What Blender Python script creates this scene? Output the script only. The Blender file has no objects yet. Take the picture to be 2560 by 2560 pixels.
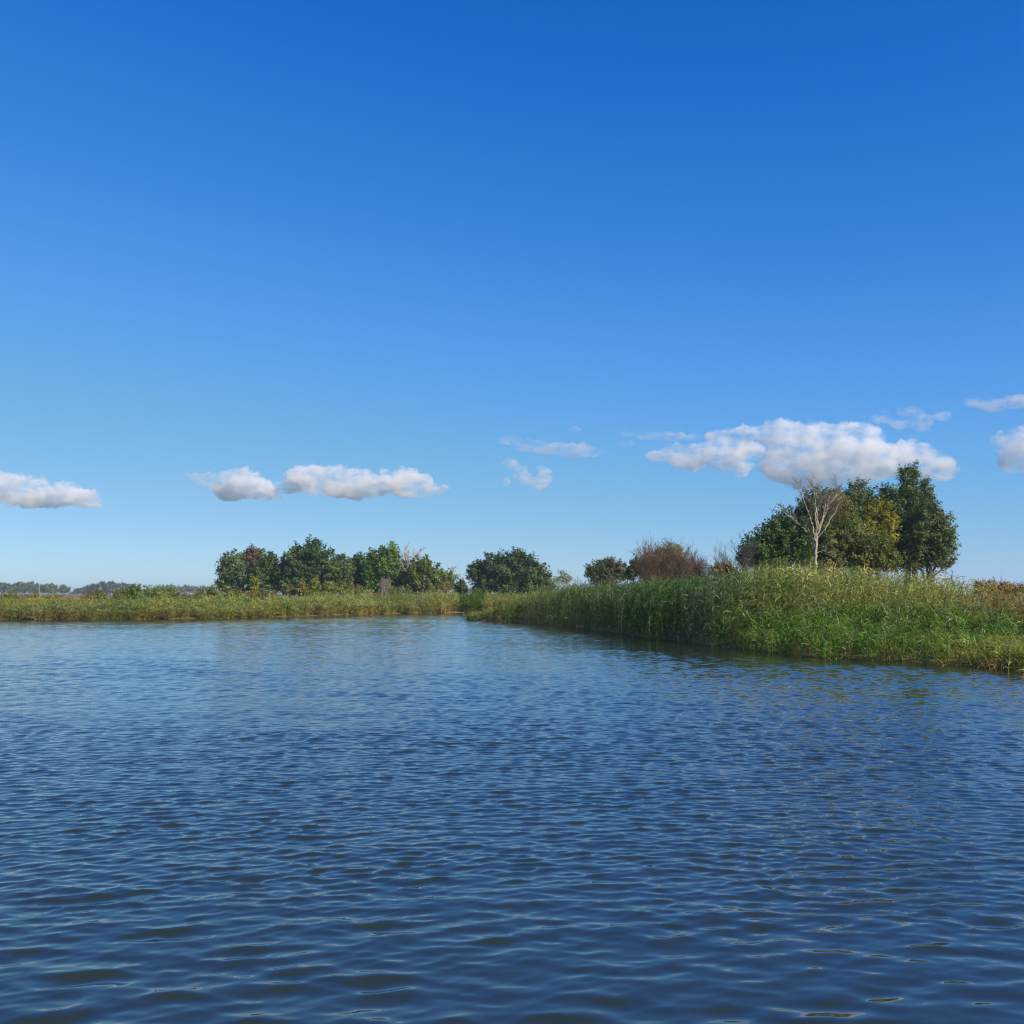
import bpy, math, random
import numpy as np
from mathutils import Vector
R = math.radians
rng = np.random.default_rng(7)
sc = bpy.context.scene
COL = sc.collection

# ------------------------------------------------------------------ camera, sky, sun, exposure
CAM_H = 2.0
PITCH = math.atan(205 / 2560)
cam = bpy.data.cameras.new('camera'); cam_ob = bpy.data.objects.new('camera', cam); COL.objects.link(cam_ob)
cam.sensor_width = 36; cam.lens = 36; cam.clip_start = 0.1; cam.clip_end = 30000
cam_ob.location = (0, 0, CAM_H); cam_ob.rotation_euler = (math.pi / 2 + PITCH, 0, 0)
sc.camera = cam_ob

SUN_EL, SUN_AZ = R(33), R(131)          # azimuth clockwise from the view direction (+Y)
world = bpy.data.worlds.new('World'); sc.world = world; world.use_nodes = True
nt = world.node_tree; N = nt.nodes; L = nt.links
sky = N.new('ShaderNodeTexSky'); sky.sky_type = 'NISHITA'; sky.sun_disc = False
sky.sun_elevation = SUN_EL; sky.sun_rotation = SUN_AZ
sky.altitude = 0; sky.air_density = 0.6; sky.dust_density = 0.2; sky.ozone_density = 6
pre = N.new('ShaderNodeVectorMath'); pre.operation = 'SCALE'; pre.inputs['Scale'].default_value = 0.1
g1 = N.new('ShaderNodeGamma'); g1.inputs[1].default_value = 0.5
cur = N.new('ShaderNodeRGBCurve')
def set_curve(c, pts):
    while len(c.points) > 2: c.points.remove(c.points[1])
    c.points[0].location = pts[0]; c.points[1].location = pts[-1]
    for p in pts[1:-1]: c.points.new(*p)
sq = math.sqrt
set_curve(cur.mapping.curves[0], [(0, 0), (sq(.034), sq(.007)), (sq(.041), sq(.0091)), (sq(.057), sq(.028)), (sq(.112), sq(.112)), (sq(.34), sq(.36)), (1, .95)])
set_curve(cur.mapping.curves[1], [(0, 0), (sq(.072), sq(.100)), (sq(.086), sq(.125)), (sq(.123), sq(.202)), (sq(.225), sq(.361)), (sq(.52), sq(.59)), (1, .98)])
set_curve(cur.mapping.curves[2], [(0, 0), (sq(.175), sq(.27)), (sq(.208), sq(.527)), (sq(.285), sq(.672)), (sq(.47), sq(.812)), (sq(.68), sq(.80)), (1, 1)])
cur.mapping.update()
g2 = N.new('ShaderNodeGamma'); g2.inputs[1].default_value = 2.0
post = N.new('ShaderNodeVectorMath'); post.operation = 'SCALE'; post.inputs['Scale'].default_value = 10
bg = N['Background']; bg.inputs[1].default_value = 0.1
L.new(sky.outputs[0], pre.inputs[0]); L.new(pre.outputs[0], g1.inputs[0]); L.new(g1.outputs[0], cur.inputs['Color'])
L.new(cur.outputs[0], g2.inputs[0]); L.new(g2.outputs[0], post.inputs[0]); L.new(post.outputs[0], bg.inputs[0])

sun = bpy.data.lights.new('sun', 'SUN'); sun.energy = 5; sun.angle = R(0.53); sun.color = (1, .90, .75)
sun_ob = bpy.data.objects.new('sun', sun); COL.objects.link(sun_ob)
sdir = Vector((math.sin(SUN_AZ) * math.cos(SUN_EL), math.cos(SUN_AZ) * math.cos(SUN_EL), math.sin(SUN_EL)))
sun_ob.rotation_euler = sdir.to_track_quat('Z', 'Y').to_euler(); sun_ob.location = (200, -150, 150)

vs = sc.view_settings
vs.view_transform = 'Standard'; vs.look = 'None'; vs.exposure = 0; vs.gamma = 1; vs.use_curve_mapping = False
cy = sc.cycles
cy.max_bounces = 36; cy.volume_bounces = 30; cy.volume_step_rate = .6; cy.transparent_max_bounces = 8; cy.diffuse_bounces = 3; cy.glossy_bounces = 3
cy.caustics_reflective = False; cy.caustics_refractive = False
sc.cycles.pixel_filter_type = 'BLACKMAN_HARRIS'; cy.filter_width = 1.2
cy.use_denoising = True; cy.denoiser = 'OPENIMAGEDENOISE'; cy.denoising_prefilter = 'ACCURATE'

# ------------------------------------------------------------------ helpers
def tag(o, label=None, cat=None, group=None, kind=None):
    if label: o['label'] = label
    if cat: o['category'] = cat
    if group: o['group'] = group
    if kind: o['kind'] = kind
    return o

def empty(name, loc, parent=None):
    o = bpy.data.objects.new(name, None); o.empty_display_size = .3
    o.location = loc; COL.objects.link(o); o.parent = parent
    return o

def quad_mesh(name, V, F, col=None, smooth=False):
    V = np.asarray(V, np.float32); F = np.asarray(F, np.int32)
    me = bpy.data.meshes.new(name)
    me.vertices.add(len(V)); me.vertices.foreach_set('co', V.ravel())
    me.loops.add(F.size); me.loops.foreach_set('vertex_index', F.ravel())
    me.polygons.add(len(F)); me.polygons.foreach_set('loop_start', np.arange(0, F.size, 4, dtype=np.int32))
    me.polygons.foreach_set('use_smooth', np.full(len(F), smooth))
    if col is not None:
        a = me.color_attributes.new('col', 'FLOAT_COLOR', 'POINT')
        c = np.ones((len(V), 4), np.float32); c[:, :3] = col; a.data.foreach_set('color', c.ravel())
    me.update(calc_edges=True)
    return me

class MB:
    def __init__(s): s.V = []; s.F = []; s.C = []; s.n = 0
    def add(s, V, F, C):
        V = np.asarray(V, float); s.V.append(V); s.F.append(np.asarray(F, int) + s.n)
        C = np.asarray(C, float)
        if C.ndim == 1: C = np.tile(C, (len(V), 1))
        s.C.append(C); s.n += len(V)
    def tube(s, pts, rad, col, k=5):
        P = np.asarray(pts, float); n = len(P); rad = np.broadcast_to(rad, n)
        T = np.gradient(P, axis=0); T /= np.linalg.norm(T, axis=1)[:, None] + 1e-9
        ref = np.array([.31, .95, .05]) if abs(T[0][2]) > .5 else np.array([0, 0, 1.])
        A = np.cross(T, ref); A /= np.linalg.norm(A, axis=1)[:, None] + 1e-9; B = np.cross(T, A)
        th = np.arange(k) * 2 * math.pi / k
        V = P[:, None, :] + rad[:, None, None] * (np.cos(th)[None, :, None] * A[:, None, :] + np.sin(th)[None, :, None] * B[:, None, :])
        i = np.arange(n - 1)[:, None]; j = np.arange(k)[None, :]
        F = np.stack([i * k + j, i * k + (j + 1) % k, (i + 1) * k + (j + 1) % k, (i + 1) * k + j], -1).reshape(-1, 4)
        s.add(V.reshape(-1, 3), F, col)
    def mesh(s, name, smooth=False):
        return quad_mesh(name, np.concatenate(s.V), np.concatenate(s.F), np.concatenate(s.C), smooth)
    def build(s, name, mat, parent=None, loc=(0, 0, 0), smooth=False):
        me = s.mesh(name, smooth); me.materials.append(mat)
        o = bpy.data.objects.new(name, me); COL.objects.link(o); o.location = loc; o.parent = parent
        return o

def wav(x, y, sc_, seed, n=10):
    """smooth pseudo noise, about -1..1"""
    g = np.random.default_rng(seed); out = 0
    for _ in range(n):
        a = g.uniform(0, 2 * math.pi); k = 2 * math.pi / sc_ * g.uniform(.4, 1.6)
        out = out + np.sin(k * (x * math.cos(a) + y * math.sin(a)) + g.uniform(0, 6.28))
    return out / math.sqrt(n) * .8

def smooth(a, b, x):
    t = np.clip((x - a) / (b - a), 0, 1); return t * t * (3 - 2 * t)

# a pixel of the photograph (2560 wide) as a world point at depth D (metres along the view)
def at(px, py, D):
    cx = (px - 1280) / 2560; cyy = (1280 - py) / 2560
    dy = math.cos(PITCH) - cyy * math.sin(PITCH); dz = math.sin(PITCH) + cyy * math.cos(PITCH)
    k = D / dy
    return np.array([cx * k, D, CAM_H + dz * k])

# ------------------------------------------------------------------ materials
def new_mat(name):
    m = bpy.data.materials.new(name); m.use_nodes = True
    return m, m.node_tree.nodes, m.node_tree.links

def leaf_mat(name, inst=False, transl=.3, rough=.5, gloss=.25):
    m, n, l = new_mat(name); b = n['Principled BSDF']; out = n['Material Output']
    at_ = n.new('ShaderNodeAttribute'); at_.attribute_name = 'col'
    src = at_.outputs['Color']
    if inst:
        a2 = n.new('ShaderNodeAttribute'); a2.attribute_type = 'INSTANCER'; a2.attribute_name = 'tint'
        mx = n.new('ShaderNodeMix'); mx.data_type = 'RGBA'; mx.blend_type = 'MULTIPLY'; mx.inputs[0].default_value = 1
        l.new(src, mx.inputs[6]); l.new(a2.outputs['Color'], mx.inputs[7]); src = mx.outputs[2]
    geo = n.new('ShaderNodeNewGeometry')
    hv = n.new('ShaderNodeHueSaturation')
    mr = n.new('ShaderNodeMapRange'); mr.inputs[3].default_value = .72; mr.inputs[4].default_value = 1.32
    l.new(geo.outputs['Random Per Island'], mr.inputs[0]); l.new(mr.outputs[0], hv.inputs['Value']); l.new(src, hv.inputs['Color'])
    src = hv.outputs[0]
    l.new(src, b.inputs['Base Color']); b.inputs['Roughness'].default_value = rough
    b.inputs['Specular IOR Level'].default_value = gloss
    tr = n.new('ShaderNodeBsdfTranslucent'); hs = n.new('ShaderNodeHueSaturation')
    hs.inputs['Hue'].default_value = .485; hs.inputs['Saturation'].default_value = 1.15; hs.inputs['Value'].default_value = 1.3
    l.new(src, hs.inputs['Color']); l.new(hs.outputs[0], tr.inputs['Color'])
    ms = n.new('ShaderNodeMixShader'); ms.inputs[0].default_value = transl
    l.new(b.outputs[0], ms.inputs[1]); l.new(tr.outputs[0], ms.inputs[2]); l.new(ms.outputs[0], out.inputs[0])
    return m
M_reed = leaf_mat('reed_leaf', True, .3, .45, .35)
M_leaf = leaf_mat('tree_leaf', False, .38, .5, .35)
M_far = leaf_mat('distant_leaf', False, .1, .8, .1)

def bark_mat(name):
    m, n, l = new_mat(name); b = n['Principled BSDF']
    a = n.new('ShaderNodeAttribute'); a.attribute_name = 'col'
    tc = n.new('ShaderNodeTexCoord'); nz = n.new('ShaderNodeTexNoise'); nz.inputs['Scale'].default_value = 3; nz.inputs['Detail'].default_value = 4
    mr = n.new('ShaderNodeMapRange'); mr.inputs[1].default_value = .3; mr.inputs[2].default_value = .7; mr.inputs[3].default_value = .6; mr.inputs[4].default_value = 1.25
    hv = n.new('ShaderNodeHueSaturation')
    l.new(tc.outputs['Object'], nz.inputs['Vector']); l.new(nz.outputs[0], mr.inputs[0]); l.new(mr.outputs[0], hv.inputs['Value'])
    l.new(a.outputs['Color'], hv.inputs['Color']); l.new(hv.outputs[0], b.inputs['Base Color']); b.inputs['Roughness'].default_value = .85
    b.inputs['Specular IOR Level'].default_value = .15
    return m
M_bark = bark_mat('bark')

# ------------------------------------------------------------------ the lake outline and the terrain
SHORE = [(-3.9, 81), (.2, 75), (3.7, 62.4), (6.0, 48.8), (7.8, 40.6), (9.4, 33.9), (11.4, 31.0), (12.4, 29.4), (13.3, 27.6),
         (13.2, 24.2), (14.8, 20), (17, 12), (20, 2), (26, -25), (10, -60), (-80, -70), (-150, -20), (-160, 40), (-120, 66), (-80, 76), (-55, 80),
         (-40.4, 81), (-34, 80.4), (-30, 81.5), (-24.6, 84), (-19, 92.5), (-13, 104), (-8, 109.5), (-3.5, 112.5), (3, 111), (9, 104), (10, 97), (5, 91), (-1, 86)]
SP = np.array(SHORE, float)
def shore_dist(x, y):
    """distance to the waterline, positive on land"""
    x = np.asarray(x, float); y = np.asarray(y, float)
    d = np.full(x.shape, 1e9); ins = np.zeros(x.shape, bool)
    for i in range(len(SP)):
        a = SP[i]; b = SP[(i + 1) % len(SP)]; e = b - a
        t = np.clip(((x - a[0]) * e[0] + (y - a[1]) * e[1]) / (e @ e), 0, 1)
        d = np.minimum(d, np.hypot(x - a[0] - t * e[0], y - a[1] - t * e[1]))
        c = (a[1] > y) != (b[1] > y)
        xx = a[0] + (y - a[1]) / ((b[1] - a[1]) if b[1] != a[1] else 1e-9) * e[0]
        ins ^= c & (x < xx)
    return np.where(ins, -d, d)
def ground_z(x, y):
    s = shore_dist(x, y) + .25 * wav(x, y, 3.0, 5)
    z = np.where(s < 0, np.maximum(-1.2, s * .35), .22 * (1 - np.exp(-np.maximum(s, 0) / 1.2)) + .8 * (1 - np.exp(-np.maximum(s, 0) / 70)))
    return z + np.where(s > 3, .05 * wav(x, y, 9, 6), 0)

def axis(lo, hi, step, far):
    a = list(np.arange(lo, hi + 1e-6, step)); st = step; v = hi
    while v < far: st *= 1.25; v += st; a.append(v)
    st = step; v = lo; b = []
    while v > -far: st *= 1.25; v -= st; b.append(v)
    return np.array(b[::-1] + a)
def grid_faces(nr, nc, wrap=False):
    i = np.arange(nr - 1)[:, None]; j = np.arange(nc if wrap else nc - 1)[None, :]
    j2 = (j + 1) % nc if wrap else j + 1
    return np.stack([i * nc + j, i * nc + j2, (i + 1) * nc + j2, (i + 1) * nc + j], -1).reshape(-1, 4)
gx = axis(-62, 45, 1.0, 4000); gy = axis(10, 125, 1.0, 4000)
GX, GY = np.meshgrid(gx, gy); GZ = ground_z(GX, GY)
me = quad_mesh('ground', np.stack([GX, GY, GZ], -1).reshape(-1, 3), grid_faces(len(gy), len(gx)), smooth=True)
ground = bpy.data.objects.new('ground', me); COL.objects.link(ground); tag(ground, kind='structure')
m, n, l = new_mat('field_soil'); b = n['Principled BSDF']; b.inputs['Roughness'].default_value = .95; b.inputs['Specular IOR Level'].default_value = .1
geo = n.new('ShaderNodeNewGeometry'); nz = n.new('ShaderNodeTexNoise'); nz.inputs['Scale'].default_value = .012; nz.inputs['Detail'].default_value = 8
l.new(geo.outputs['Position'], nz.inputs['Vector'])
cr = n.new('ShaderNodeValToRGB'); cr.color_ramp.elements[0].position = .38; cr.color_ramp.elements[0].color = (.11, .12, .035, 1)
cr.color_ramp.elements[1].position = .52; cr.color_ramp.elements[1].color = (.27, .185, .10, 1)
l.new(nz.outputs[0], cr.inputs[0])
nz2 = n.new('ShaderNodeTexNoise'); nz2.inputs['Scale'].default_value = 1.3; nz2.inputs['Detail'].default_value = 6; l.new(geo.outputs['Position'], nz2.inputs['Vector'])
mr = n.new('ShaderNodeMapRange'); mr.inputs[3].default_value = .6; mr.inputs[4].default_value = 1.4; l.new(nz2.outputs[0], mr.inputs[0])
hv = n.new('ShaderNodeHueSaturation'); l.new(cr.outputs[0], hv.inputs['Color']); l.new(mr.outputs[0], hv.inputs['Value'])
l.new(hv.outputs[0], b.inputs['Base Color'])
bp = n.new('ShaderNodeBump'); bp.inputs['Distance'].default_value = .1; l.new(nz2.outputs[0], bp.inputs['Height']); l.new(bp.outputs[0], b.inputs['Normal'])
me.materials.append(m)

# ------------------------------------------------------------------ water
def ring_radii():
    r = [.4, .8, 1.2, 1.6, 2.0, 2.4]; v = 2.5
    while v < 12: r.append(v); v += .021
    while v < 30: r.append(v); v += .021 + (v - 12) * .0016
    while v < 60: r.append(v); v += .05 + (v - 30) * .0022
    while v < 122: r.append(v); v += .116 + (v - 60) * .002
    while v < 260: r.append(v); v *= 1.06
    return np.array(r)
rr = ring_radii(); drr = np.gradient(rr)
th = np.concatenate([np.linspace(-44, 44, 500), np.linspace(44, 316, 66)[1:-1]]) * math.pi / 180
RR, TH = np.meshgrid(rr, th, indexing='ij'); DR = np.repeat(drr[:, None], len(th), 1)
WX = RR * np.sin(TH); WY = RR * np.cos(TH); WZ = np.zeros_like(WX); DX = np.zeros_like(WX); DY = np.zeros_like(WX)
g = np.random.default_rng(11)
gust = 1 + .28 * wav(WX, WY * 1.6, 16, 21) + .15 * wav(WX, WY * 2.2, 5, 22)
calm = .35 + .65 * smooth(4.2, 8.5, WY + .25 * np.abs(WX) - .35 * np.maximum(WX, 0))   # the short ripples die down near the jetty
NW = 190
for i in range(NW):
    lam = .07 * (1.2 / .07) ** ((i + g.random()) / NW)
    spread = .34 if g.random() < .75 else 1.0
    ang = -math.pi / 2 + .16 + g.normal() * spread
    k = 2 * math.pi / lam
    slope = .0166 * (1.0 if lam > .10 else (lam / .10) ** .8) * (1 if lam < .21 else (.21 / lam) ** 1.15)
    a = slope / k
    fade = smooth(2.2, 4.0, lam / DR) * np.where(lam < .2, calm, .75 + .25 * calm) * gust
    fade = fade * smooth(54, 45, np.abs(TH) * 180 / math.pi) if lam < .8 else fade
    fade = fade * ((1 - .42 * smooth(6, 12, RR) * smooth(60, 25, RR)) if lam > .24 else (.75 + .5 * smooth(5, 9, RR)))
    # amplitude groups so that no wave train runs on unbroken
    fade = fade * (1 + .55 * wav(WX, WY, lam * 9, 100 + i, 3))
    ph = k * (WX * math.cos(ang) + WY * math.sin(ang)) + g.uniform(0, 6.28)
    WZ += a * fade * np.cos(ph)
    DX -= 1.1 * a * fade * np.sin(ph) * math.cos(ang); DY -= 1.1 * a * fade * np.sin(ph) * math.sin(ang)
# far out the mesh keeps only longer waves: give them the slope the short ones would add
boost = (1.18 - .22 * smooth(5, 12, RR)) * (1 + .6 * smooth(22, 80, RR))
V = np.stack([WX + DX, WY + DY, WZ * boost], -1).reshape(-1, 3)
V = np.concatenate([V, [[0, 0, 0.]]])
me = quad_mesh('water', V, grid_faces(len(rr), len(th), True), smooth=True)
water = bpy.data.objects.new('water', me); COL.objects.link(water); tag(water, kind='structure')
m, n, l = new_mat('lake_water'); b = n['Principled BSDF']
b.inputs['Base Color'].default_value = (.026, .034, .026, 1); b.inputs['Roughness'].default_value = .03; b.inputs['IOR'].default_value = 1.7
geo = n.new('ShaderNodeNewGeometry')
mp = n.new('ShaderNodeMapping'); mp.inputs['Scale'].default_value = (.45, 1.0, 1); l.new(geo.outputs['Position'], mp.inputs['Vector'])
nz = n.new('ShaderNodeTexNoise'); nz.inputs['Scale'].default_value = 9; nz.inputs['Detail'].default_value = 2.5; nz.inputs['Roughness'].default_value = .5; nz.inputs['Distortion'].default_value = .4
l.new(mp.outputs[0], nz.inputs['Vector'])
bp = n.new('ShaderNodeBump'); bp.inputs['Strength'].default_value = 1; bp.inputs['Distance'].default_value = .004
ln = n.new('ShaderNodeVectorMath'); ln.operation = 'LENGTH'; l.new(geo.outputs['Position'], ln.inputs[0])
mr = n.new('ShaderNodeMapRange'); mr.inputs[1].default_value = 6; mr.inputs[2].default_value = 45; mr.inputs[3].default_value = .12; mr.inputs[4].default_value = 1.8
l.new(ln.outputs['Value'], mr.inputs[0])
mu = n.new('ShaderNodeMath'); mu.operation = 'MULTIPLY'; l.new(nz.outputs[0], mu.inputs[0]); l.new(mr.outputs[0], mu.inputs[1]); l.new(mu.outputs[0], bp.inputs['Height'])
l.new(bp.outputs[0], b.inputs['Normal'])
me.materials.append(m)

# ------------------------------------------------------------------ reeds (uncountable: grown from points by geometry nodes)
def ribbon(mb, base, d, length, width, droop, col, rngp, segs=4):
    """a tapering leaf blade that leaves along d and droops"""
    d = d / np.linalg.norm(d); side = np.cross(d, [0, 0, 1.]); side /= np.linalg.norm(side) + 1e-9
    up = np.cross(side, d); tw = rngp.normal() * .6
    side = side * math.cos(tw) + up * math.sin(tw)
    P = [base]; cur_ = d.copy()
    for i in range(segs):
        P.append(P[-1] + cur_ * length / segs)
        cur_ = cur_ + np.array([.10, 0, -droop]); cur_ /= np.linalg.norm(cur_)
    P = np.array(P); w = width * np.array([.6, 1, .8, .45, .05][:segs + 1])[:, None] / 2
    V = np.concatenate([P - side * w, P + side * w]); k = segs + 1
    F = [[i, i + 1, k + i + 1, k + i] for i in range(segs)]
    mb.add(V, F, col)

protos = bpy.data.collections.new('reed_kinds')        # not linked to the scene: only a source for the beds
def proto(i, name, mb):
    me = mb.mesh(name); me.materials.append(M_reed)
    o = bpy.data.objects.new('%02d_%s' % (i, name), me); protos.objects.link(o)
LEAFC = np.array([1., 1., 1.]); STEMC = np.array([1.3, 1.1, 1.0]); DRYC = np.array([2.1, 1.6, 1.8])
NT = 10
for v in range(NT):                                     # tall reeds, 2.6 m
    g = np.random.default_rng(200 + v); mb = MB(); H = 2.6
    lean = np.array([.10 + .10 * g.random(), g.normal() * .05, 0])
    zz = np.linspace(0, 1, 6); st = np.stack([lean[0] * H * zz ** 2, lean[1] * H * zz ** 2, H * zz], -1)
    mb.tube(st, np.linspace(.008, .003, 6), STEMC, 3)
    nl = 17
    for j in range(nl):
        t = .16 + .82 * (j + g.random() * .5) / nl
        p = np.array([lean[0] * H * t * t, lean[1] * H * t * t, H * t])
        a = g.uniform(0, 2 * math.pi) if g.random() < .45 else g.normal() * .9
        el = g.uniform(.5, 1.15)
        d = np.array([math.cos(a) * math.cos(el), math.sin(a) * math.cos(el), math.sin(el)])
        dry = t < .34 and g.random() < .6 or g.random() < .05
        ribbon(mb, p, d, g.uniform(.42, .68) * (1 - .25 * t), g.uniform(.030, .046), g.uniform(.15, .55) * (1.5 if dry else 1), DRYC if dry else LEAFC * (1 + .1 * g.normal()), g)
    if v % 4 == 0:
        for j in range(7):
            p = st[-1] + np.array([.01, 0, .03 * j]); a = g.uniform(-1, 1)
            ribbon(mb, p, np.array([math.cos(a) * .6, math.sin(a) * .5, 1]), .16, .02, .5, np.array([1.5, 1.0, 1.2]), g)
    proto(v, 'tall_reed', mb)
for v in range(6):                                      # low, bushy young reeds, 1 m
    g = np.random.default_rng(300 + v); mb = MB()
    for q in range(3):
        bx, by = g.normal(size=2) * .07; H = g.uniform(.8, 1.1)
        lx, ly = g.normal() * .12 + .1, g.normal() * .1
        zz = np.linspace(0, 1, 4); st = np.stack([bx + lx * zz ** 2, by + ly * zz ** 2, H * zz], -1)
        mb.tube(st, np.linspace(.006, .003, 4), STEMC, 3)
        for j in range(9):
            t = .2 + .8 * (j + g.random() * .5) / 9; p = np.array([bx + lx * t * t, by + ly * t * t, H * t])
            a = g.uniform(0, 2 * math.pi); el = g.uniform(.35, 1.2)
            d = np.array([math.cos(a) * math.cos(el), math.sin(a) * math.cos(el), math.sin(el)])
            dry = t < .4 and g.random() < .3
            ribbon(mb, p, d, g.uniform(.28, .48), g.uniform(.024, .040), g.uniform(.2, .6), DRYC if dry else LEAFC, g, 3)
    proto(NT + v, 'young_reed', mb)
for v in range(4):                                      # broken, leaning dry stalks
    g = np.random.default_rng(400 + v); mb = MB()
    for q in range(3):
        bx, by = g.normal(size=2) * .1; H = g.uniform(.5, .9); a = g.uniform(0, 6.28); lx, ly = .5 * math.cos(a) * g.random(), .5 * math.sin(a) * g.random()
        mb.tube([[bx, by, -.3], [bx, by, 0], [bx + lx * .5, by + ly * .5, H * .6], [bx + lx, by + ly, H]], [.008, .008, .007, .004], np.array([1.7, 1.25, 1.1]), 3)
        for j in range(3):
            t = g.uniform(.4, 1); a = g.uniform(0, 6.28)
            ribbon(mb, np.array([bx + lx * t, by + ly * t, H * t]), np.array([math.cos(a), math.sin(a), .3]), .3, .02, .5, DRYC * .7, g, 3)
    proto(NT + 6 + v, 'dry_stalk', mb)
for v in range(5):                                      # meadow weeds with brown seed heads, 1 m
    g = np.random.default_rng(500 + v); mb = MB()
    for q in range(7):
        bx, by = g.normal(size=2) * .16; H = g.uniform(.6, 1.1); lx, ly = g.normal() * .15 + .1, g.normal() * .12
        mb.tube([[bx, by, 0], [bx + lx * .3, by + ly * .3, H * .5], [bx + lx, by + ly, H]], [.006, .005, .004], STEMC * .9, 3)
        for j in range(8):
            t = .15 + .8 * g.random(); a = g.uniform(0, 6.28)
            ribbon(mb, np.array([bx + lx * t * t, by + ly * t * t, H * t]), np.array([math.cos(a), math.sin(a), .8]), g.uniform(.12, .26), .045, .3, LEAFC * (1 + .15 * g.normal()), g, 2)
        for j in range(4):
            a = g.uniform(0, 6.28)
            ribbon(mb, np.array([bx + lx, by + ly, H - .05 * j]), np.array([math.cos(a) * .4, math.sin(a) * .4, 1]), .17, .03, .3, np.array([2.0, 1.25, 1.2]), g, 2)
    proto(NT + 10 + v, 'meadow_weed', mb)

def gn_group():
    ng = bpy.data.node_groups.new('grow', 'GeometryNodeTree')
    ng.interface.new_socket('Geometry', in_out='INPUT', socket_type='NodeSocketGeometry')
    ng.interface.new_socket('Geometry', in_out='OUTPUT', socket_type='NodeSocketGeometry')
    gi = ng.nodes.new('NodeGroupInput'); go = ng.nodes.new('NodeGroupOutput')
    ci = ng.nodes.new('GeometryNodeCollectionInfo'); ci.inputs['Collection'].default_value = protos
    ci.inputs['Separate Children'].default_value = True; ci.inputs['Reset Children'].default_value = True
    ip = ng.nodes.new('GeometryNodeInstanceOnPoints'); ip.inputs['Pick Instance'].default_value = True
    def na(nm, ty):
        a = ng.nodes.new('GeometryNodeInputNamedAttribute'); a.data_type = ty; a.inputs['Name'].default_value = nm
        return a.outputs['Attribute']
    k = ng.links.new
    k(gi.outputs[0], ip.inputs['Points']); k(ci.outputs[0], ip.inputs['Instance']); k(na('idx', 'INT'), ip.inputs['Instance Index'])
    e2r = ng.nodes.new('FunctionNodeEulerToRotation'); k(na('rot', 'FLOAT_VECTOR'), e2r.inputs[0]); k(e2r.outputs[0], ip.inputs['Rotation'])
    k(na('scl', 'FLOAT_VECTOR'), ip.inputs['Scale']); k(ip.outputs[0], go.inputs[0])
    return ng
GROW = gn_group()

def grow(name, P, idx, rot, scl, tint, label, cat):
    me = bpy.data.meshes.new(name); me.vertices.add(len(P)); me.vertices.foreach_set('co', np.asarray(P, np.float32).ravel())
    a = me.attributes.new('idx', 'INT', 'POINT'); a.data.foreach_set('value', np.asarray(idx, np.int32))
    a = me.attributes.new('rot', 'FLOAT_VECTOR', 'POINT'); a.data.foreach_set('vector', np.asarray(rot, np.float32).ravel())
    a = me.attributes.new('scl', 'FLOAT_VECTOR', 'POINT'); a.data.foreach_set('vector', np.asarray(scl, np.float32).ravel())
    a = me.attributes.new('tint', 'FLOAT_COLOR', 'POINT'); c = np.ones((len(P), 4), np.float32); c[:, :3] = tint; a.data.foreach_set('color', c.ravel())
    o = bpy.data.objects.new(name, me); COL.objects.link(o)
    md = o.modifiers.new('grow', 'NODES'); md.node_group = GROW
    tag(o, label, cat, kind='stuff')
    return o

GREEN = np.array([.075, .16, .024]); FRESH = np.array([.15, .26, .035]); YELL = np.array([.36, .37, .08]); STRAW = np.array([.42, .38, .15])
GREY = np.array([.14, .19, .085]); RUST = np.array([.26, .12, .06]); OLIVE = np.array([.13, .13, .045]); BROWN = np.array([.17, .125, .06])
def mixc(c, d, t): t = np.clip(t, 0, 1)[:, None]; return c * (1 - t) + d * t

def scatter(x0, x1, y0, y1, dens, seed):
    g = np.random.default_rng(seed); n_ = int((x1 - x0) * (y1 - y0) * dens)
    return g.uniform(x0, x1, n_), g.uniform(y0, y1, n_), g

# -- right bank: tall reeds
x, y, g = scatter(-6, 40, 18, 84, 23, 31)
s = shore_dist(x, y) + .45 * wav(x, y, 2.6, 41)
near_l = (y > 18) & (y < 84)
# keep the land of the right-hand spit only
keep = (s > -.25) & (s < 16) & (x > -6) & ((y < 83)) & (x / np.maximum(y, 1) < .62)
keep &= g.random(len(x)) < np.where(s < 6, 1, .45) * (.72 + .45 * wav(x, y, 1.3, 47))
x, y, s = x[keep], y[keep], s[keep]; n_ = len(x)
tallh = np.interp(x / y, [-.02, .008, .047, .125, .16, .223, .262, .32, .36, .40, .44, .5], [2.5, 2.66, 2.75, 2.75, 2.85, 3.1, 3.3, 3.15, 3.0, 2.72, 2.45, 2.35]) * np.interp(y, [72, 76, 79, 82], [1, .93, .5, .3])
tallh = (tallh - .5) * (1 + .05 * wav(x, y, 7, 42))
stepf = .30 + .70 * smooth(2.2, 8.5, s + .5 * wav(x, y, 4, 43))
T = 1 - smooth(37, 43, y)
H = tallh * (stepf * T + (1 - T) * (.8 + .2 * smooth(-.3, 1.2, s))) * (1 + .07 * g.normal(size=n_) + .10 * wav(x, y, 1.8, 45) + .09 * wav(x, y, 4.2, 48) * (x > 9) + .06 * wav(x, y, .8, 46))
H = np.minimum(H, tallh * 1.15)
young = (H < 1.35) & (g.random(n_) < .85)
dry = (s < .6) & (g.random(n_) < .4) | (s > .6) & (g.random(n_) < .015)
idx = np.where(young, NT + g.integers(0, 6, n_), g.integers(0, NT, n_)); idx = np.where(dry, NT + 6 + g.integers(0, 4, n_), idx)
sz = np.where(young, H / 1.0, H / 2.6); sz = np.where(dry, g.uniform(.6, 1.1, n_), sz)
wid = np.where(young, np.clip(sz, .8, 1.25), np.clip(sz * 1.0, .75, 1.25))
scl = np.stack([wid, wid, sz], -1)
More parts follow.
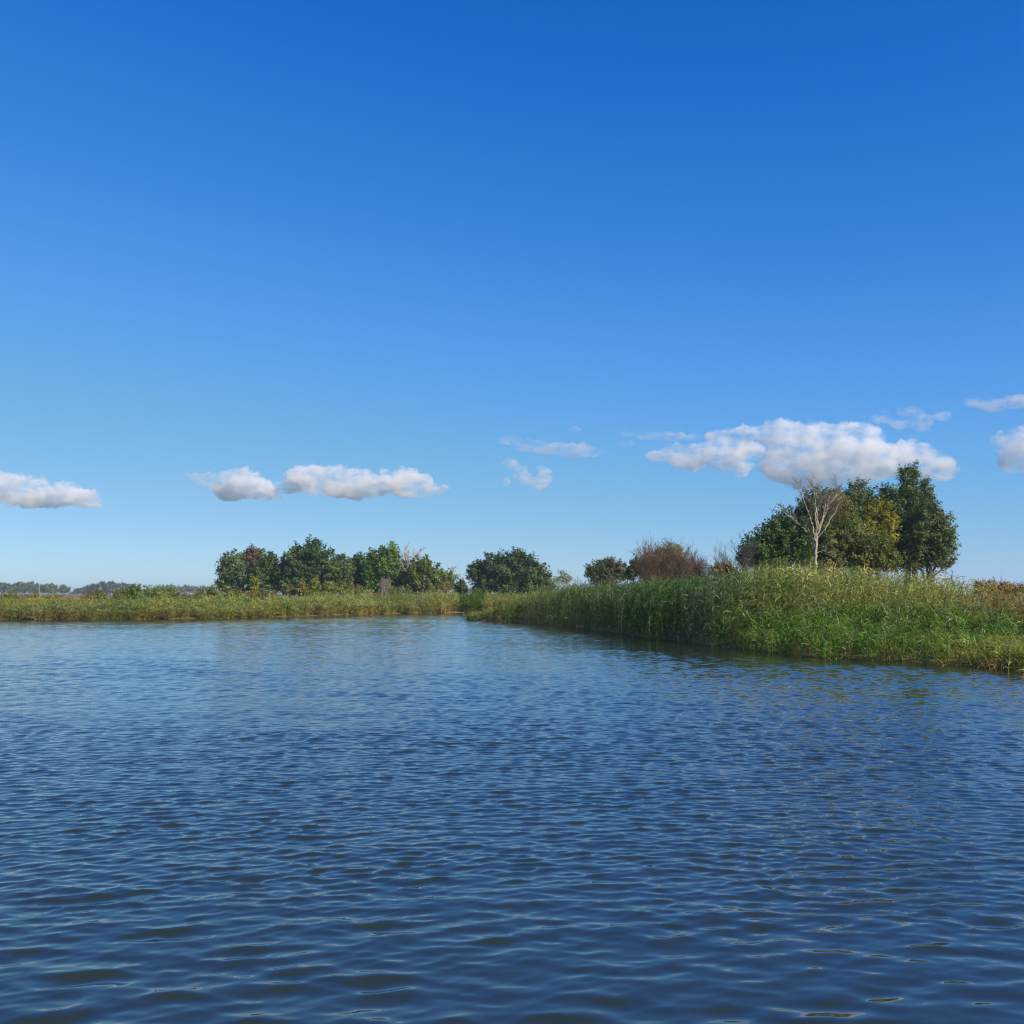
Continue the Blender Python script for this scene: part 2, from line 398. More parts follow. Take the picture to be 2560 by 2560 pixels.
rot = np.stack([g.normal(size=n_) * .10, .08 + g.normal(size=n_) * .12, g.normal(size=n_) * .9], -1)
u = x / y
tint = np.tile(GREEN, (n_, 1)) * (1 + .0 * y[:, None])
tint = tint * np.interp(u, [0, .05, .2, .26], [1, .8, .8, 1])[:, None]; tint = mixc(tint, GREY, .2 + .3 * wav(x, y, 6, 51))  # shade of the bank face painted in by darkening this stretch
tint = mixc(tint, YELL, smooth(.19, .27, u) * (.55 + .45 * wav(x, y, 3.5, 52)) * smooth(1.0, 2.0, H))
tint = mixc(tint, STRAW, smooth(.24, .32, u) * (.02 + .42 * wav(x, y, 2.2, 53)))
tint = mixc(tint, FRESH, smooth(1.7, 1.0, H) * smooth(.14, .2, u) * (.75 + .3 * wav(x, y, 3, 54)))
tint = mixc(tint, YELL, smooth(.38, .46, u) * smooth(3, 1, s) * .6)
tint = mixc(tint, RUST, smooth(.43, .46, u) * smooth(5.0, 7, s) * (.45 + .45 * wav(x, y, 2.0, 55)))
tint = mixc(tint, YELL, smooth(62, 80, y) * .45)
tint = mixc(tint, STRAW, (g.random(n_) < .06) * .7)
tint = tint * (1 + .14 * g.normal(size=n_))[:, None].clip(.6, 1.5)
P = np.stack([x, y, np.maximum(ground_z(x, y), -.25) - .02], -1)
grow('reed_bed', P, idx, rot, scl, tint, 'dense green and yellowing reeds standing along the right shore', 'reeds')
print('right bank', n_)

x, y, g = scatter(8, 20, 18, 36, 3.2, 81)
s = shore_dist(x, y); keep = (s > -1.1) & (s < -.1) & (g.random(len(x)) < np.where(y < 27.5, 1, .35)); x, y = x[keep], y[keep]; n_ = len(x)
k_ = np.where(g.random(n_) < .6, NT + 6 + g.integers(0, 4, n_), g.integers(0, NT, n_))
sz = np.where(k_ < NT, g.uniform(.3, .6, n_), g.uniform(.5, .9, n_))
grow('reed_stalks', np.stack([x, y, np.full(n_, -.1)], -1), k_, np.stack([g.normal(size=n_) * .14, g.normal(size=n_) * .14, g.uniform(-3, 3, n_)], -1),
     np.stack([np.full(n_, .9), np.full(n_, .9), sz], -1), mixc(np.tile(STRAW * .7, (n_, 1)), YELL * .7, g.random(n_)), 'loose reed stalks standing in the water before the right bank', 'reeds')

# -- left bank: lower reeds at the waterline
x, y, g = scatter(-62, 14, 78, 124, 14, 61)
s = shore_dist(x, y) + .5 * wav(x, y, 3, 62)
keep = (s > -.3) & (s < 7) & ((y > 84 + .0 * x) | (x < -20)) & ~((x > -6) & (y < 90))
x, y, s = x[keep], y[keep], s[keep]; n_ = len(x)
H = (1.05 + .35 * smooth(-25, -8, x) + .2 * wav(x, y, 8, 63)) * (.8 + .3 * smooth(0, 4, s)) * (1 + .15 * g.normal(size=n_))
idx = np.where(g.random(n_) < .5, NT + g.integers(0, 6, n_), g.integers(0, NT, n_))
sz = np.where(idx >= NT, H, H / 2.6); wid = np.where(idx >= NT, 1.3, .95)
rot = np.stack([g.normal(size=n_) * .1, .08 + g.normal(size=n_) * .12, g.normal(size=n_) * .9], -1)
tint = mixc(np.tile(FRESH * 1.0, (n_, 1)), YELL, .65 + .35 * wav(x, y, 7, 64)); tint = mixc(tint, GREY, .2 + .4 * wav(x, y, 12, 65))
tint = mixc(tint, STRAW, smooth(1.2, 0, s) * .35 + .15 + .15 * wav(x, y, 2, 66)); tint = mixc(tint, FRESH * .6, (np.abs(x + 4.6) < 1.3) * .9)
tint = tint * (1 + .15 * g.normal(size=n_))[:, None].clip(.6, 1.5)
grow('reed_bed', np.stack([x, y, np.maximum(ground_z(x, y), -.2)], -1), idx, rot, np.stack([wid, wid, sz], -1), tint,
     'low pale green reeds along the far left shore', 'reeds')
print('left bank', n_)

# -- meadow behind the left bank and behind the right reeds
x, y, g = scatter(-85, 40, 80, 150, 2.6, 71)
s = shore_dist(x, y)
keep = (s > 4.5) & (g.random(len(x)) < smooth(42, 12, s)) & (np.abs(x / y) < .62) & ~((x > -8) & (y < 95))
x, y, s = x[keep], y[keep], s[keep]; n_ = len(x)
H = (.85 + .3 * wav(x, y, 9, 72)) * (1 + .2 * g.normal(size=n_)) * (.55 + .45 * smooth(24, 10, s))
H = np.clip(H, .35, 1.6)
idx = np.where(g.random(n_) < .75, NT + 10 + g.integers(0, 5, n_), NT + g.integers(0, 6, n_))
rot = np.stack([g.normal(size=n_) * .1, .06 + g.normal(size=n_) * .1, g.uniform(-3, 3, n_)], -1)
tint = mixc(np.tile(OLIVE, (n_, 1)), BROWN, .55 + .5 * wav(x, y, 14, 73)); tint = mixc(tint, GREY, .3 * wav(x, y, 5, 74) + .1); tint = mixc(tint, FRESH * .8, .3 * wav(x, y, 10, 75))
tint = mixc(tint, STRAW, smooth(14, 26, s) * .6)
grow('meadow', np.stack([x, y, ground_z(x, y)], -1), idx, rot, np.stack([np.full(n_, 1.5), np.full(n_, 1.5), H], -1), tint,
     'olive and brown weeds of the meadow behind the left reeds', 'meadow')
print('meadow', n_)

#@@TREES
# ------------------------------------------------------------------ trees and shrubs
def leaf_quads(mb, C, D, n_, size, spread, col, g, colvar=.16):
    """C: tuft centres, D: tuft directions; n_ leaf blades round each"""
    K = len(C); M_ = K * n_
    c = np.repeat(C, n_, 0); d = np.repeat(D, n_, 0); sp = np.repeat(spread, n_)[:, None]
    t = g.random(M_)[:, None]
    q = g.normal(size=(M_, 3)) * (1.0 - .65 * t) * .42
    p = c + sp * (q + d * (t * 1.5 - .55))
    nrm = d * 1.0 + g.normal(size=(M_, 3)) * .55 + np.array([0, 0, .3]); nrm /= np.linalg.norm(nrm, axis=1)[:, None]
    a = np.cross(nrm, g.normal(size=(M_, 3))); a /= np.linalg.norm(a, axis=1)[:, None]; b_ = np.cross(nrm, a)
    sz = size * g.uniform(.6, 1.35, (M_, 1))
    V_ = np.stack([p - a * sz * .5, p + b_ * sz * .32 + nrm * sz * .1, p + a * sz * .6, p - b_ * sz * .32 + nrm * sz * .1], 1).reshape(-1, 3)
    F_ = np.arange(M_ * 4).reshape(-1, 4)
    tc = col * (1 + colvar * g.normal(size=(K, 1))).clip(.5, 1.6)
    mb.add(V_, F_, np.repeat(np.repeat(tc, n_, 0), 4, 0))

def wander(p0, p1, k, amp, g):
    t = np.linspace(0, 1, k)[:, None]; P_ = p0 + (p1 - p0) * t
    j = g.normal(size=(k, 3)) * amp * np.linalg.norm(p1 - p0); j[0] = 0; j[-1] = 0
    return P_ + j

def crown_tree(name, cat, label, D, base, lobes, col, seed, leaf=.2, tuft=.75, n_=30, dens=1.0, accents=(), trunks=1, group=None,
               up=.45, bark=(.10, .085, .07), trunk_r=.2, mat=None, twigs=0, depth=1.0, inner=.35):
    """lobes: (px, py, rx, ry[, forward]) in photograph pixels at depth D; the crown fills them with tufts of leaves"""
    g = np.random.default_rng(seed); mpp = D / 2560
    b0 = at(base, 1485, D); b0[2] = float(ground_z(np.array([b0[0]]), np.array([D]))[0])
    root = empty(name, b0); tag(root, label, cat, group)
    LB = []
    for lb in lobes:
        f = lb[4] * mpp if len(lb) > 4 else g.uniform(-.35, .35) * lb[2] * mpp
        c = at(lb[0], lb[1], D) - b0; c[1] += f
        r = np.array([lb[2] * mpp, (lb[2] * .55 + lb[3] * .35) * mpp * depth, lb[3] * mpp]); r = np.maximum(r - .1 * tuft, r * .6)
        LB.append((c, r))
    mb = MB(); col = np.array(col, float) * np.array([2.75, 2.5, 1.5]); col *= min(1, .29 / col.max()); leaf = leaf * 1.25; n_ = int(n_ * 1.3); inner = inner * 2.0; dens = dens * 1.2
    Cs, Ds, Sp, Cc = [], [], [], []
    for (c, r) in LB:
        area = 4 * math.pi * ((r[0] * r[1]) ** 1.6 / 3 + (r[0] * r[2]) ** 1.6 / 3 + (r[1] * r[2]) ** 1.6 / 3) ** (1 / 1.6)
        k = max(6, int(area / (tuft * tuft) * .9 * dens))
        ki = int(k * inner); v = g.normal(size=(k + ki, 3)); v /= np.linalg.norm(v, axis=1)[:, None]
        rad = np.concatenate([g.uniform(.78, 1.04, k), g.uniform(.3, .78, ki)])[:, None]
        p = c + v * r * rad
        out = v / r; out /= np.linalg.norm(out, axis=1)[:, None]
        keep = np.ones(len(p), bool)
        for (c2, r2) in LB:
            if c2 is not c: keep &= (((p - c2) / r2) ** 2).sum(1) > .45
        keep &= (v[:, 2] > -.75) | (g.random(len(p)) < .5)
        keep &= p[:, 2] > .25
        # gaps in the foliage
        gap = wav(p[:, 0] + seed, p[:, 2] + p[:, 1] * .7, tuft * 4.5, seed + 9, 6)
        keep &= (gap > -1.0) | (g.random(len(p)) < .4)
        p = p[keep]; out = out[keep]
        d = out * .65 + np.array([0, 0, up]) + g.normal(size=p.shape) * .28; d /= np.linalg.norm(d, axis=1)[:, None]
        Cs.append(p); Ds.append(d); Sp.append(tuft * g.uniform(.55, 1.25, len(p)))
    C_ = np.concatenate(Cs); D_ = np.concatenate(Ds); S_ = np.concatenate(Sp)
    cc = np.tile(col, (len(C_), 1)) * (1 + .14 * wav(C_[:, 0] + 3.3 * seed, C_[:, 2] * 1.2, 4, seed, 6))[:, None]
    for (px, py, rr_, c2, am) in accents:                       # crown parts tinted separately: turned leaves, a painted sunlit side
        a0 = at(px, py, D) - b0; w = np.exp(-(((C_[:, 0] - a0[0]) ** 2 + (C_[:, 2] - a0[2]) ** 2) / (rr_ * mpp) ** 2)) * am
        w = w * (g.random(len(C_)) < .85); cc = mixc(cc, np.array(c2, float) * min(1.5, .26 / max(c2)), w)
    # one call per crown: tuft colours vary through cc
    K = len(C_)
    leaf_quads(mb, C_, D_, n_, leaf, S_, cc, g)
    mb.build('crown', mat or M_leaf, root)
    tb = MB(); bk = np.array(bark)
    tops = [c for c, r in LB]
    for q in range(trunks):
        bb = np.array([g.normal() * .5 * (q > 0) * tuft * 1.5, g.normal() * .4 * (q > 0), -.2])
        mine = tops[q::trunks] or tops[:1]
        m0 = np.mean(mine, 0); m0 = bb + (m0 - bb) * .55; m0[2] = max(m0[2], .6)
        tb.tube(wander(bb, m0, 5, .03, g), np.linspace(trunk_r, trunk_r * .6, 5), bk, 8)
        for c in mine:
            tb.tube(wander(m0 - (m0 - bb) * .25, c, 6, .04, g), np.linspace(trunk_r * .5, trunk_r * .12, 6), bk, 6)
            for _ in range(5):
                e = c + g.normal(size=3) * .7 * tuft; tb.tube(wander(c * .85 + bb * .15, e, 4, .06, g), np.linspace(trunk_r * .15, .015, 4), bk, 4)
    tb.build('trunk', M_bark, root, smooth=True)
    return root

def branch(tb, p, d, length, r, lev, col, g, gnarl=.22, fork=3, up=.12, rmin=.007):
    """recursive bare branching"""
    k = 5; P_ = [p]; dd = d / np.linalg.norm(d)
    for i in range(k):
        dd = dd + g.normal(size=3) * gnarl * .45 + np.array([0, 0, up * .5]); dd /= np.linalg.norm(dd); P_.append(P_[-1] + dd * length / k)
    r1 = max(rmin * .7, r * .45)
    tb.tube(P_, np.linspace(r, r1, k + 1), col, 6 if r > .06 else (4 if r > .02 else 3))
    if lev == 0: return
    for q in range(fork + (g.random() < .5)):
        t = g.uniform(.25, 1.0); i = min(k - 1, int(t * k)); o = P_[i] + (P_[i + 1] - P_[i]) * (t * k - i)
        ax = g.normal(size=3); ax -= ax @ dd * dd; ax /= np.linalg.norm(ax)
        nd = dd * math.cos(.6) + ax * math.sin(g.uniform(.35, .85))
        branch(tb, o, nd, length * g.uniform(.45, .75), max(rmin, r * (1 - .5 * t) * .55), lev - 1, col, g, gnarl, fork, up, rmin)

def bare_tree(name, cat, label, D, base, limbs, col, seed, group=None, lev=3, r0=.16, twl=1.5, rmin=.012, part='trunk', leaves=None):
    """limbs: polylines in photograph pixels with a start and end radius; twigs are grown from them"""
    g = np.random.default_rng(seed); b0 = at(base, 1485, D); b0[2] = float(ground_z(np.array([b0[0]]), np.array([D]))[0])
    root = empty(name, b0); tag(root, label, cat, group); tb = MB(); tw = MB(); c_ = np.array(col, float)
    for i, (pts, ra, rb) in enumerate(limbs):
        yo = np.cumsum(np.concatenate([[0], g.normal(size=len(pts) - 1) * .25])) if i else np.zeros(len(pts))
        P_ = np.array([at(x_, y_, D) - b0 + np.array([0, yo[j], 0]) for j, (x_, y_) in enumerate(pts)])
        if i == 0: P_[0][2] = -.2
        tt = np.linspace(0, len(P_) - 1, 4 * len(P_) - 3); P2 = np.stack([np.interp(tt, np.arange(len(P_)), P_[:, q]) for q in range(3)], 1)
        P2[1:-1] += g.normal(size=P2[1:-1].shape) * .03
        tb.tube(P2, np.linspace(ra, rb, len(P2)) * .8, c_, 8)
        for j in range(len(P2) // 3, len(P2)):
            if g.random() < .85 and (i > 0 or j > len(P2) * .6):
                d = P2[j] - P2[j - 1]; d /= np.linalg.norm(d); ax = g.normal(size=3); ax -= ax @ d * d; ax /= np.linalg.norm(ax)
                branch(tw, P2[j], d * .8 + ax * .6 + np.array([0, 0, .25]), twl * g.uniform(.6, 1.2), max(rmin, rb * .8), lev, c_ * .95, g, rmin=rmin)
        branch(tw, P2[-1], P2[-1] - P2[-2] + np.array([0, 0, .2]), twl, rb, lev, c_, g, rmin=rmin)
    tb.build(part, M_bark, root, smooth=True)
    tw.build('twigs', M_bark, root)
    return root

def twig_bush(name, label, D, x0, x1, top, col, seed, stems=26, lev=3, rmin=.012, leafcol=None, nleaf=0, cat='bush', profile=None, group=None):
    """many thin bare stems fanning from the ground"""
    g = np.random.default_rng(seed); xm = (x0 + x1) / 2; mpp = D / 2560
    b0 = at(xm, 1485, D); b0[2] = float(ground_z(np.array([b0[0]]), np.array([D]))[0])
    root = empty(name, b0); tag(root, label, cat, group); tb = MB(); ends = []
    for i in range(stems):
        tpx = g.uniform(x0, x1); f = (tpx - x0) / (x1 - x0); hh = (profile(f) if profile else 1 - 1.4 * (f - .5) ** 2) * g.uniform(.75, 1.02)
        tp = at(tpx, top, D) - b0; tp[2] *= hh; tp[1] = g.normal() * (x1 - x0) * mpp * .16
        bs = np.array([tp[0] * .55 + g.normal() * .3, g.normal() * .5, -.1]); dv = tp - bs
        L0 = np.linalg.norm(dv)
        P_ = wander(bs, bs + dv * .75, 5, .03, g); tb.tube(P_, np.linspace(.04, .018, 5), np.array(col) * g.uniform(.8, 1.2), 5)
        for j in (1, 2, 3, 4, 4, 4):
            ax = g.normal(size=3) * .45; nd = dv / L0 + ax
            branch(tb, P_[j], nd, L0 * g.uniform(.22, .36), .016, lev - 1, np.array(col) * g.uniform(.85, 1.2), g, .2, 3, .15, rmin)
            ends.append(P_[j] + nd * L0 * .2)
    tb.build('branches', M_bark, root)
    if nleaf:
        E_ = np.array(ends); lb = MB(); dd = g.normal(size=E_.shape) + np.array([0, 0, .6]); dd /= np.linalg.norm(dd, axis=1)[:, None]
        leaf_quads(lb, E_, dd, nleaf, .12, np.full(len(E_), .9), np.tile(np.array(leafcol, float), (len(E_), 1)), g, .25)
        lb.build('foliage', M_leaf, root)
    return root

DG = (.040, .072, .026); MG = (.060, .105, .030); OG = (.090, .105, .035); BG = (.055, .085, .045); YG = (.17, .19, .045); PG = (.12, .15, .075)

# -- grove behind the right reeds
T_ = crown_tree
T_('round_tree', 'tree', 'round bushy tree, dark left side and sunlit green right side, left of the dead tree', 88, 1945,
   [(1900, 1375, 44, 42), (1945, 1342, 50, 44), (1985, 1352, 42, 52), (1872, 1398, 26, 26), (1930, 1398, 50, 30), (2005, 1385, 28, 34)], DG, 1,
   leaf=.17, tuft=.62, n_=34, trunks=3, accents=[(2000, 1360, 32, (.085, .15, .03), .9)], bark=(.08, .07, .06))  # sunlight painted as a brighter green on the crown's right side
tb = twig_bush('bare_bush', 'bush of thin bare grey twigs leaning out left of the round dark tree', 86, 1842, 1880, 1352, (.20, .17, .14), 90, 7, 3, .008)
T_('willow_tree', 'tree', 'thin pale grey-green tree top showing above the round dark tree', 99, 1972,
   [(1972, 1298, 26, 34), (1955, 1284, 16, 18), (1990, 1330, 28, 40), (1970, 1370, 25, 50)], (.095, .125, .07), 2, leaf=.16, tuft=.6, n_=22, dens=.75, inner=.15)
T_('poplar_tree', 'tree', 'dark poplar with a browning right side right behind the pale dead tree', 98, 2055,
   [(2035, 1275, 44, 46), (2078, 1265, 34, 42), (2020, 1325, 38, 54), (2080, 1325, 42, 64), (2050, 1390, 54, 50), (2110, 1300, 30, 44)], (.060, .082, .033), 3, leaf=.18, tuft=.65, n_=30, dens=1.1,
   accents=[(2088, 1265, 30, (.20, .16, .08), .8), (2080, 1330, 34, (.14, .14, .05), .8)], up=.7, bark=(.2, .18, .15))
c4 = lambda cx, cy: (1780 + cx * .3623, 1120 + cy * .3623)
bare_tree('dead_tree', 'tree', 'pale barkless dead tree with spreading bare limbs in front of the right grove', 86, 2037,
   [([c4(710, 1000), c4(709, 860), c4(714, 760), c4(716, 690), c4(726, 600), c4(758, 500), c4(780, 430), c4(800, 380)], .20, .05),
    ([c4(716, 690), c4(696, 620), c4(648, 555), c4(592, 500), c4(540, 462)], .085, .03),
    ([c4(714, 640), c4(690, 560), c4(680, 480), c4(650, 400), c4(610, 330), c4(588, 290)], .09, .025),
    ([c4(718, 610), c4(706, 500), c4(708, 420), c4(700, 340), c4(690, 280)], .08, .02),
    ([c4(735, 570), c4(722, 470), c4(740, 400), c4(735, 300)], .06, .02),
    ([c4(726, 625), c4(770, 560), c4(805, 500), c4(850, 440), c4(880, 370)], .07, .02),
    ([c4(770, 480), c4(800, 400), c4(845, 340), c4(850, 300)], .06, .02),
    ([c4(712, 735), c4(745, 712), c4(778, 708)], .03, .015)], (.50, .43, .31), 4, lev=2, twl=.75, rmin=.011)
T_('withering_tree', 'tree', 'thin tan-leaved withering tree directly behind the right limbs of the dead tree', 92, 2085,
   [(2085, 1262, 24, 38), (2098, 1300, 20, 42), (2068, 1295, 18, 34), (2090, 1345, 24, 36)], (.095, .08, .05), 91, leaf=.12, tuft=.6, n_=22, dens=.7, inner=.2, trunk_r=.1, bark=(.2, .17, .13))
T_('poplar_tree', 'tree', 'grey-green poplar with an upright bushy top left of the tallest one', 101, 2150,
   [(2152, 1240, 38, 42), (2135, 1290, 50, 58), (2184, 1265, 30, 40), (2200, 1320, 40, 50), (2160, 1340, 55, 60), (2150, 1395, 60, 40)], (.062, .088, .048), 5, leaf=.18, tuft=.68, n_=28, dens=.9, up=.8, bark=(.25, .23, .2))
T_('ash_tree', 'tree', 'yellowing tree in the middle of the right grove', 93, 2190,
   [(2195, 1278, 30, 30), (2222, 1305, 24, 28), (2182, 1312, 26, 36), (2160, 1325, 24, 32), (2215, 1345, 24, 30)], (.175, .18, .04), 6, leaf=.17, tuft=.6, n_=24, dens=.85, inner=.2)
T_('olive_tree', 'tree', 'low olive-green tree mass under the yellowing tree of the right grove', 90, 2130,
   [(2078, 1352, 40, 44), (2125, 1338, 44, 50), (2110, 1395, 50, 34), (2160, 1385, 46, 44), (2192, 1375, 36, 46), (2065, 1400, 34, 30), (2205, 1400, 34, 32)], (.058, .078, .026), 7,
   leaf=.16, tuft=.6, n_=34, trunks=3, accents=[(2135, 1330, 50, (.13, .14, .04), .8), (2085, 1330, 28, (.10, .12, .035), .6)], trunk_r=.14)
T_('poplar_tree', 'tree', 'tallest poplar with a dark double spire on its top', 99, 2272,
   [(2262, 1196, 9, 30, 0), (2282, 1192, 10, 32, 4), (2275, 1242, 26, 44), (2236, 1250, 30, 42), (2306, 1238, 24, 38), (2270, 1305, 55, 48), (2245, 1350, 50, 48), (2300, 1360, 55, 48), (2260, 1395, 50, 34)],
   (.050, .076, .036), 8, leaf=.18, tuft=.7, n_=34, up=.9, trunk_r=.35, bark=(.25, .23, .2), trunks=2)
T_('poplar_tree', 'tree', 'broad dark poplar at the right end of the grove leaning over the reeds', 96, 2315,
   [(2322, 1285, 30, 44), (2345, 1325, 36, 42), (2318, 1350, 46, 48), (2362, 1360, 28, 36), (2345, 1398, 34, 28), (2296, 1396, 44, 34), (2365, 1400, 18, 24)],
   (.055, .080, .038), 9, leaf=.18, tuft=.7, n_=34, up=.6, trunk_r=.3, trunks=2, accents=[(2360, 1400, 30, (.12, .13, .08), .6)], bark=(.2, .18, .15))

# -- bushes between the two groves
T_('round_tree', 'tree', 'small dark bushy tree left of the brown twiggy bush', 122, 1605, [(1600, 1420, 26, 24), (1625, 1415, 26, 30), (1578, 1438, 20, 18), (1640, 1440, 30, 24)], (.045, .055, .028), 10, leaf=.2, tuft=.65, n_=28)
T_('round_tree', 'tree', 'light green tree top rising behind the brown twiggy bush', 132, 1670, [(1670, 1388, 26, 26), (1692, 1392, 18, 24), (1650, 1408, 22, 22), (1675, 1430, 40, 34)], (.10, .14, .035), 11, leaf=.2, tuft=.7, n_=26, dens=.8)
twig_bush('twiggy_bush', 'large reddish-brown bush of bare branches above the right reeds', 108, 1600, 1776, 1368, (.33, .21, .12), 12, 62, 3, .013, (.17, .105, .065), 20, profile=lambda f: .78 + .2 * math.sin(math.pi * min(1, f * 1.2)) - .05 * f)
twig_bush('bare_bush', 'thin sparse bare twigs right of the reddish-brown bush', 106, 1775, 1836, 1386, (.27, .20, .13), 13, 11, 3, .010)
T_('shrub', 'shrub', 'small brownish leafy bush at the right foot of the bare twigs', 100, 1812, [(1800, 1428, 22, 18), (1825, 1430, 18, 16)], (.15, .11, .055), 14, leaf=.15, tuft=.5, n_=24, trunk_r=.06)
T_('round_tree', 'tree', 'small round tree above the reeds, dark on the left and browning on the right', 150, 1515,
   [(1498, 1428, 26, 26), (1522, 1420, 26, 24), (1545, 1428, 20, 24), (1510, 1450, 34, 18), (1478, 1436, 10, 16)], (.045, .060, .030), 15, leaf=.24, tuft=.8, n_=30, accents=[(1540, 1422, 26, (.15, .12, .06), .8)], trunk_r=.15)
T_('shrub', 'shrub', 'sparse pale grey-green shrub right of the broad dome tree', 170, 1408, [(1402, 1440, 12, 12), (1420, 1448, 16, 10), (1392, 1452, 12, 10)], (.12, .14, .09), 16, leaf=.2, tuft=.7, n_=16, dens=.7, trunk_r=.06)
T_('dome_tree', 'tree', 'broad dark dome-shaped tree standing alone left of the right reeds', 205, 1285,
   [(1282, 1412, 44, 36), (1240, 1425, 38, 38), (1322, 1430, 38, 38), (1352, 1455, 28, 30), (1210, 1455, 28, 36), (1285, 1455, 62, 36), (1188, 1432, 16, 28), (1370, 1470, 16, 18), (1205, 1480, 18, 16)],
   (.036, .058, .026), 17, leaf=.36, tuft=1.25, n_=36, trunks=5, trunk_r=.28, up=.5)
T_('small_tree', 'tree', 'small dark tree at the left foot of the broad dome tree', 215, 1152, [(1152, 1468, 12, 18), (1148, 1482, 14, 12), (1160, 1480, 8, 12)], (.040, .062, .028), 18, leaf=.34, tuft=.9, n_=26, trunk_r=.1)

# -- left grove
T_('poplar_tree', 'tree', 'grey-green open tree at the left end of the left grove', 214, 575,
   [(584, 1408, 24, 34), (565, 1430, 22, 34), (598, 1440, 26, 40), (556, 1462, 16, 20), (580, 1470, 30, 16)], (.062, .095, .050), 20, leaf=.36, tuft=1.2, n_=30, dens=.85, up=.6)
T_('maple_tree', 'tree', 'tree with an orange-brown crown top in the left grove', 218, 632,
   [(632, 1400, 28, 26), (618, 1390, 14, 14), (648, 1404, 16, 18), (632, 1440, 30, 34), (640, 1468, 28, 18)], (.058, .085, .030), 21, leaf=.36, tuft=1.2, n_=30,
   accents=[(630, 1392, 34, (.30, .15, .10), 1), (652, 1402, 18, (.30, .16, .10), .9), (622, 1418, 12, (.22, .15, .09), .7)], trunk_r=.2)
T_('round_tree', 'tree', 'dark green tree right of the orange-topped tree', 212, 668,
   [(668, 1412, 22, 30), (684, 1430, 18, 34), (655, 1448, 30, 32), (678, 1462, 22, 22)], (.040, .068, .030), 22, leaf=.36, tuft=1.2, n_=34)
T_('young_tree', 'tree', 'small bright yellow-green tree before the left grove', 200, 636, [(637, 1455, 7, 11), (635, 1470, 9, 12)], (.17, .22, .04), 23, leaf=.28, tuft=.7, n_=22, trunk_r=.06)
T_('oak_tree', 'tree', 'tallest and broadest dark tree of the left grove', 210, 765,
   [(790, 1388, 34, 34), (745, 1400, 34, 34), (820, 1405, 22, 32), (722, 1425, 26, 36), (760, 1440, 46, 38), (812, 1445, 34, 36), (730, 1460, 32, 26), (785, 1466, 44, 20)],
   (.036, .066, .026), 24, leaf=.38, tuft=1.35, n_=38, trunks=2, trunk_r=.35, up=.55, accents=[(795, 1440, 40, (.07, .11, .03), .6)])
T_('round_tree', 'tree', 'lower olive-green tree joined to the right side of the tallest left tree', 206, 852,
   [(852, 1412, 20, 22), (838, 1440, 24, 30), (866, 1435, 18, 28), (852, 1465, 32, 20)], (.058, .085, .032), 25, leaf=.36, tuft=1.15, n_=32)
T_('round_tree', 'tree', 'dark rounded tree left of the light green upright one', 212, 898, [(900, 1412, 24, 24), (885, 1430, 18, 30), (912, 1445, 24, 36), (898, 1465, 26, 20)], (.038, .064, .026), 26, leaf=.36, tuft=1.2, n_=34)
T_('poplar_tree', 'tree', 'mid-green tree with an upright bushy top in the right half of the left grove', 205, 955,
   [(942, 1395, 22, 24), (975, 1392, 22, 26), (958, 1420, 36, 32), (940, 1450, 30, 32), (975, 1450, 34, 34), (960, 1472, 38, 16)], (.058, .105, .034), 27, leaf=.36, tuft=1.2, n_=36, up=.8, trunk_r=.28)
bare_tree('dead_tree', 'tree', 'bare pale dead tree top between two trees of the left grove', 212, 1018,
   [([(1018, 1478), (1018, 1440), (1016, 1415)], .22, .10), ([(1016, 1430), (1005, 1408), (998, 1395)], .11, .05), ([(1018, 1425), (1022, 1405), (1018, 1390)], .10, .05),
    ([(1018, 1432), (1030, 1412), (1038, 1398)], .10, .05), ([(1010, 1420), (1000, 1412), (994, 1408)], .08, .04)], (.55, .45, .38), 28, lev=2, twl=2.0, rmin=.035)
T_('round_tree', 'tree', 'deep dark tree left of the olive-green rounded one', 214, 1010, [(1010, 1432, 18, 26), (1012, 1460, 20, 28)], (.030, .052, .024), 29, leaf=.36, tuft=1.2, n_=36)
T_('oak_tree', 'tree', 'olive-green rounded tree near the right end of the left grove', 203, 1055,
   [(1052, 1425, 28, 28), (1075, 1435, 22, 30), (1040, 1450, 28, 34), (1068, 1462, 30, 28), (1050, 1478, 34, 14)], (.062, .085, .028), 30, leaf=.36, tuft=1.2, n_=38, trunk_r=.25,
   accents=[(1090, 1412, 16, (.14, .16, .05), .8)])
T_('poplar_tree', 'tree', 'light open tree at the right end of the left grove', 216, 1115, [(1115, 1438, 18, 18), (1128, 1445, 14, 16), (1104, 1450, 16, 18), (1118, 1462, 20, 16)], (.085, .11, .05), 31, leaf=.36, tuft=1.1, n_=24, dens=.75, inner=.15)
T_('shrub', 'shrub', 'grey-brown thinly leaved bush under the light open tree', 203, 1110, [(1106, 1468, 14, 16), (1120, 1474, 14, 12)], (.15, .135, .09), 32, leaf=.26, tuft=.8, n_=16, dens=.8, trunk_r=.06)
twig_bush('bare_bush', 'low grey bare bush in front of the light green tree', 196, 948, 980, 1448, (.30, .26, .22), 33, 10, 2, .028)

